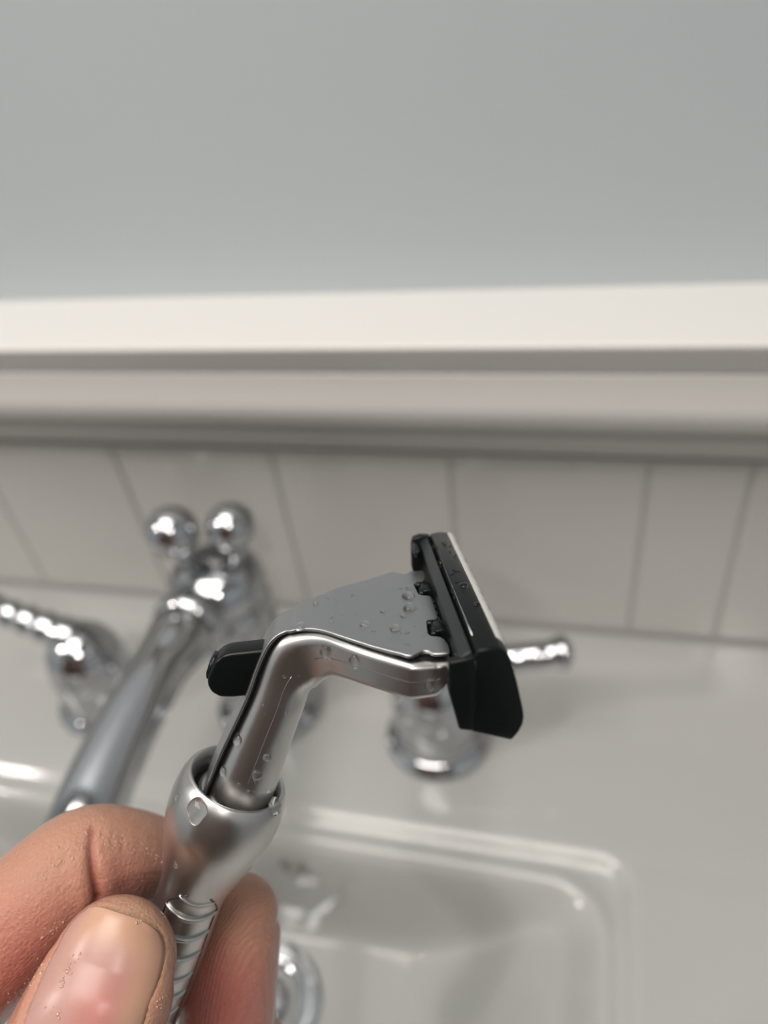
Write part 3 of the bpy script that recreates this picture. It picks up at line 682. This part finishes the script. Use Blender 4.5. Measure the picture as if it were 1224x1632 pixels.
def nail(fr, NL, colf, name='fingernail', lift=0.18, ns=44, nx_=36, flat_tip=True):
    P = np.array([f[0] for f in fr[8:]]); arc = np.concatenate([[0], np.cumsum(np.linalg.norm(np.diff(P, axis=0), axis=1))])
    vs = []; cols = []
    sc = (NL['s0'] + NL['s1']) / 2; hs = (NL['s1'] - NL['s0']) / 2
    def frame(s):
        k = int(np.clip(np.searchsorted(arc, s) - 1, 0, len(P) - 2)); t = np.clip((s - arc[k]) / (arc[k + 1] - arc[k]), -99, 1)
        f0, f1 = fr[8 + k], fr[9 + k]
        mixf = [f0[i] * (1 - max(t, 0)) + f1[i] * max(t, 0) for i in range(6)]
        if s < 0:
            capl = fr[8][4] * 1.0; q = min(-s / capl, 0.999); sh = math.sqrt(1 - q * q)
            mixf = [fr[8][0] + fr[8][1] * s, fr[8][1], fr[8][2], fr[8][3], fr[8][4] * (max(sh, 0.75) if flat_tip else sh), fr[8][5] * ((1 - 0.10 * q * q) if flat_tip else sh)]
        return mixf
    def pt(u, w, off):
        # polar-ish map of the square to the rounded outline
        s = sc + hs * u; x = NL['hw'] * w * (1 - min(abs(u), 0.9995) ** 3.0) ** (1 / 3.2)
        p, d, up, sd, a, b = frame(s)
        # flatter across the width than the finger itself
        bb = b; aa = max(a, 0.1)
        xx = np.clip(x / aa, -0.97, 0.97); zz = bb * math.sqrt(1 - xx * xx)
        dome_ = off - 0.45 * max(abs(w), abs(u)) ** 10
        return p + sd * x + up * (zz + dome_), s, x
    for i in range(ns):
        u = -1 + 2 * i / (ns - 1); u = math.sin(u * math.pi / 2)
        for j in range(nx_):
            w = -1 + 2 * j / (nx_ - 1)
            p, s, x = pt(u, w, lift); vs.append((p - ORG)); cols.append(colf(s, x, u, w))
    fs = [(i * nx_ + j, i * nx_ + j + 1, (i + 1) * nx_ + j + 1, (i + 1) * nx_ + j) for i in range(ns - 1) for j in range(nx_ - 1)]
    o = obj(name, (vs, fs), M['nail'], hand)
    c = o.data.color_attributes.new('Tone', 'FLOAT_COLOR', 'POINT'); c.data.foreach_set('color', np.concatenate([np.array(cols), np.ones((len(cols), 1))], 1).ravel())
    so = o.modifiers.new('solid', 'SOLIDIFY'); so.thickness = 0.0004; so.offset = -1
    return o
def tcol(s, x, u, w):
    mauve = np.array([0.40, 0.225, 0.195]); rose = np.array([0.44, 0.165, 0.14]); tip = np.array([0.50, 0.285, 0.195]); lun = np.array([0.52, 0.34, 0.28])
    c = mauve
    k = math.exp(-(((s - 3.5) / 4.2) ** 2 + ((x - 2.2 * SIGX) / 3.6) ** 2)); c = c * (1 - k) + rose * k
    ed = -float(nail_d(np.array(s), np.array(x), NL)); e = (1 / (1 + math.exp((ed - 3.0) / 0.6))) / (1 + math.exp((s - 4.5 - 0.5 * x * SIGX) / 1.0)) / (1 + math.exp((-x * SIGX - 5.0) / 0.8)); c = c * (1 - e) + tip * e
    e = 1 / (1 + math.exp(-(s - 8.9 - 0.03 * x * x) / 0.4)); c = c * (1 - e) + lun * e
    return c
SIGX = 1 if thumb_fr[12][3][0] > 0 else -1
nl = nail(thumb_fr, NL, tcol); tag(nl, 'glossy pink thumbnail')
flat = lambda s, x, u, w: np.array([0.5, 0.3, 0.25])
for fr_ in (middle_fr, ring_fr):
    nail(fr_, dict(s0=1.5, s1=13.5, hw=6.3), flat, ns=24, nx_=20, flat_tip=False)

# tiny beads of water clinging to the skin and thumbnail (one spray, too fine to count)
hb = BVHTree.FromPolygons([v.co.copy() for v in me.vertices], [tuple(p.vertices) for p in me.polygons])
nme = nl.data; nb_ = BVHTree.FromPolygons([v.co.copy() for v in nme.vertices], [tuple(p.vertices) for p in nme.polygons])
eye = Vector(-ORG * MM)
vs = []; fs = []
rnd = random.Random(21)
BANDS = [  # ends of each wet band (x, y in mm), spread, count
 ((-51.97, -53.72), (-42.81, -47.58), 1.01, 75), ((-42.35, -47.3), (-34.83, -49.13), 0.82, 60), ((-34.83, -48.49), (-32.73, -50.78), 0.73, 14), ((-49.68, -62.7), (-47.39, -59.95), 0.64, 16), ((-51.97, -69.12), (-49.5, -65.91), 0.73, 26), ((-55.0, -72.33), (-53.35, -70.03), 0.55, 8),
 ((-37.31, -58.57), (-35.48, -60.41), 0.55, 12), ((-32.08, -70.49), (-33.18, -72.97), 0.37, 12), ((-47.39, -70.03), (-44.92, -64.53), 0.55, 34), ((-49.23, -72.33), (-46.93, -73.52), 0.55, 8), ((-44.18, -47.12), (-41.43, -51.7), 0.55, 10)]
for (ax, ay), (bx, by), spd, cnt in BANDS:
    for _ in range(cnt):
        t_ = rnd.random(); px = ax + (bx - ax) * t_ + rnd.gauss(0, spd * 0.7); py = ay + (by - ay) * t_ + rnd.gauss(0, spd * 0.7)
        d_ = Vector((px, py, -110)).normalized()
        best = None
        for bv in (hb, nb_):
            h = bv.ray_cast(eye, d_)
            if h[0] is not None and (best is None or h[3] < best[3]): best = h
        if best is None: continue
        loc, nor = best[0], best[1]
        if nor.dot(eye - loc) < 0: nor = -nor
        r = rnd.choice((0.07, 0.09, 0.11, 0.15, 0.19))
        dd_ = dome(r, r * 0.8, 300 + len(vs), 8, 3, rnd.uniform(0.7, 1.5))
        mm = Matrix.Translation(loc) @ nor.to_track_quat('Z', 'Y').to_matrix().to_4x4() @ Matrix.Rotation(rnd.uniform(0, 6.28), 4, 'Z') @ Matrix.Scale(MM, 4)
        n = len(vs); vs += [mm @ Vector(v) for v in dd_[0]]; fs += [tuple(n + i for i in q) for q in dd_[1]]
beads = obj('skin_water', (vs, fs), M['wetskin'], scale=1.0); beads.matrix_world = hand.matrix_world.copy()
tag(beads, 'glistening water beads on the skin of the hand and thumbnail', 'water', None, 'stuff')
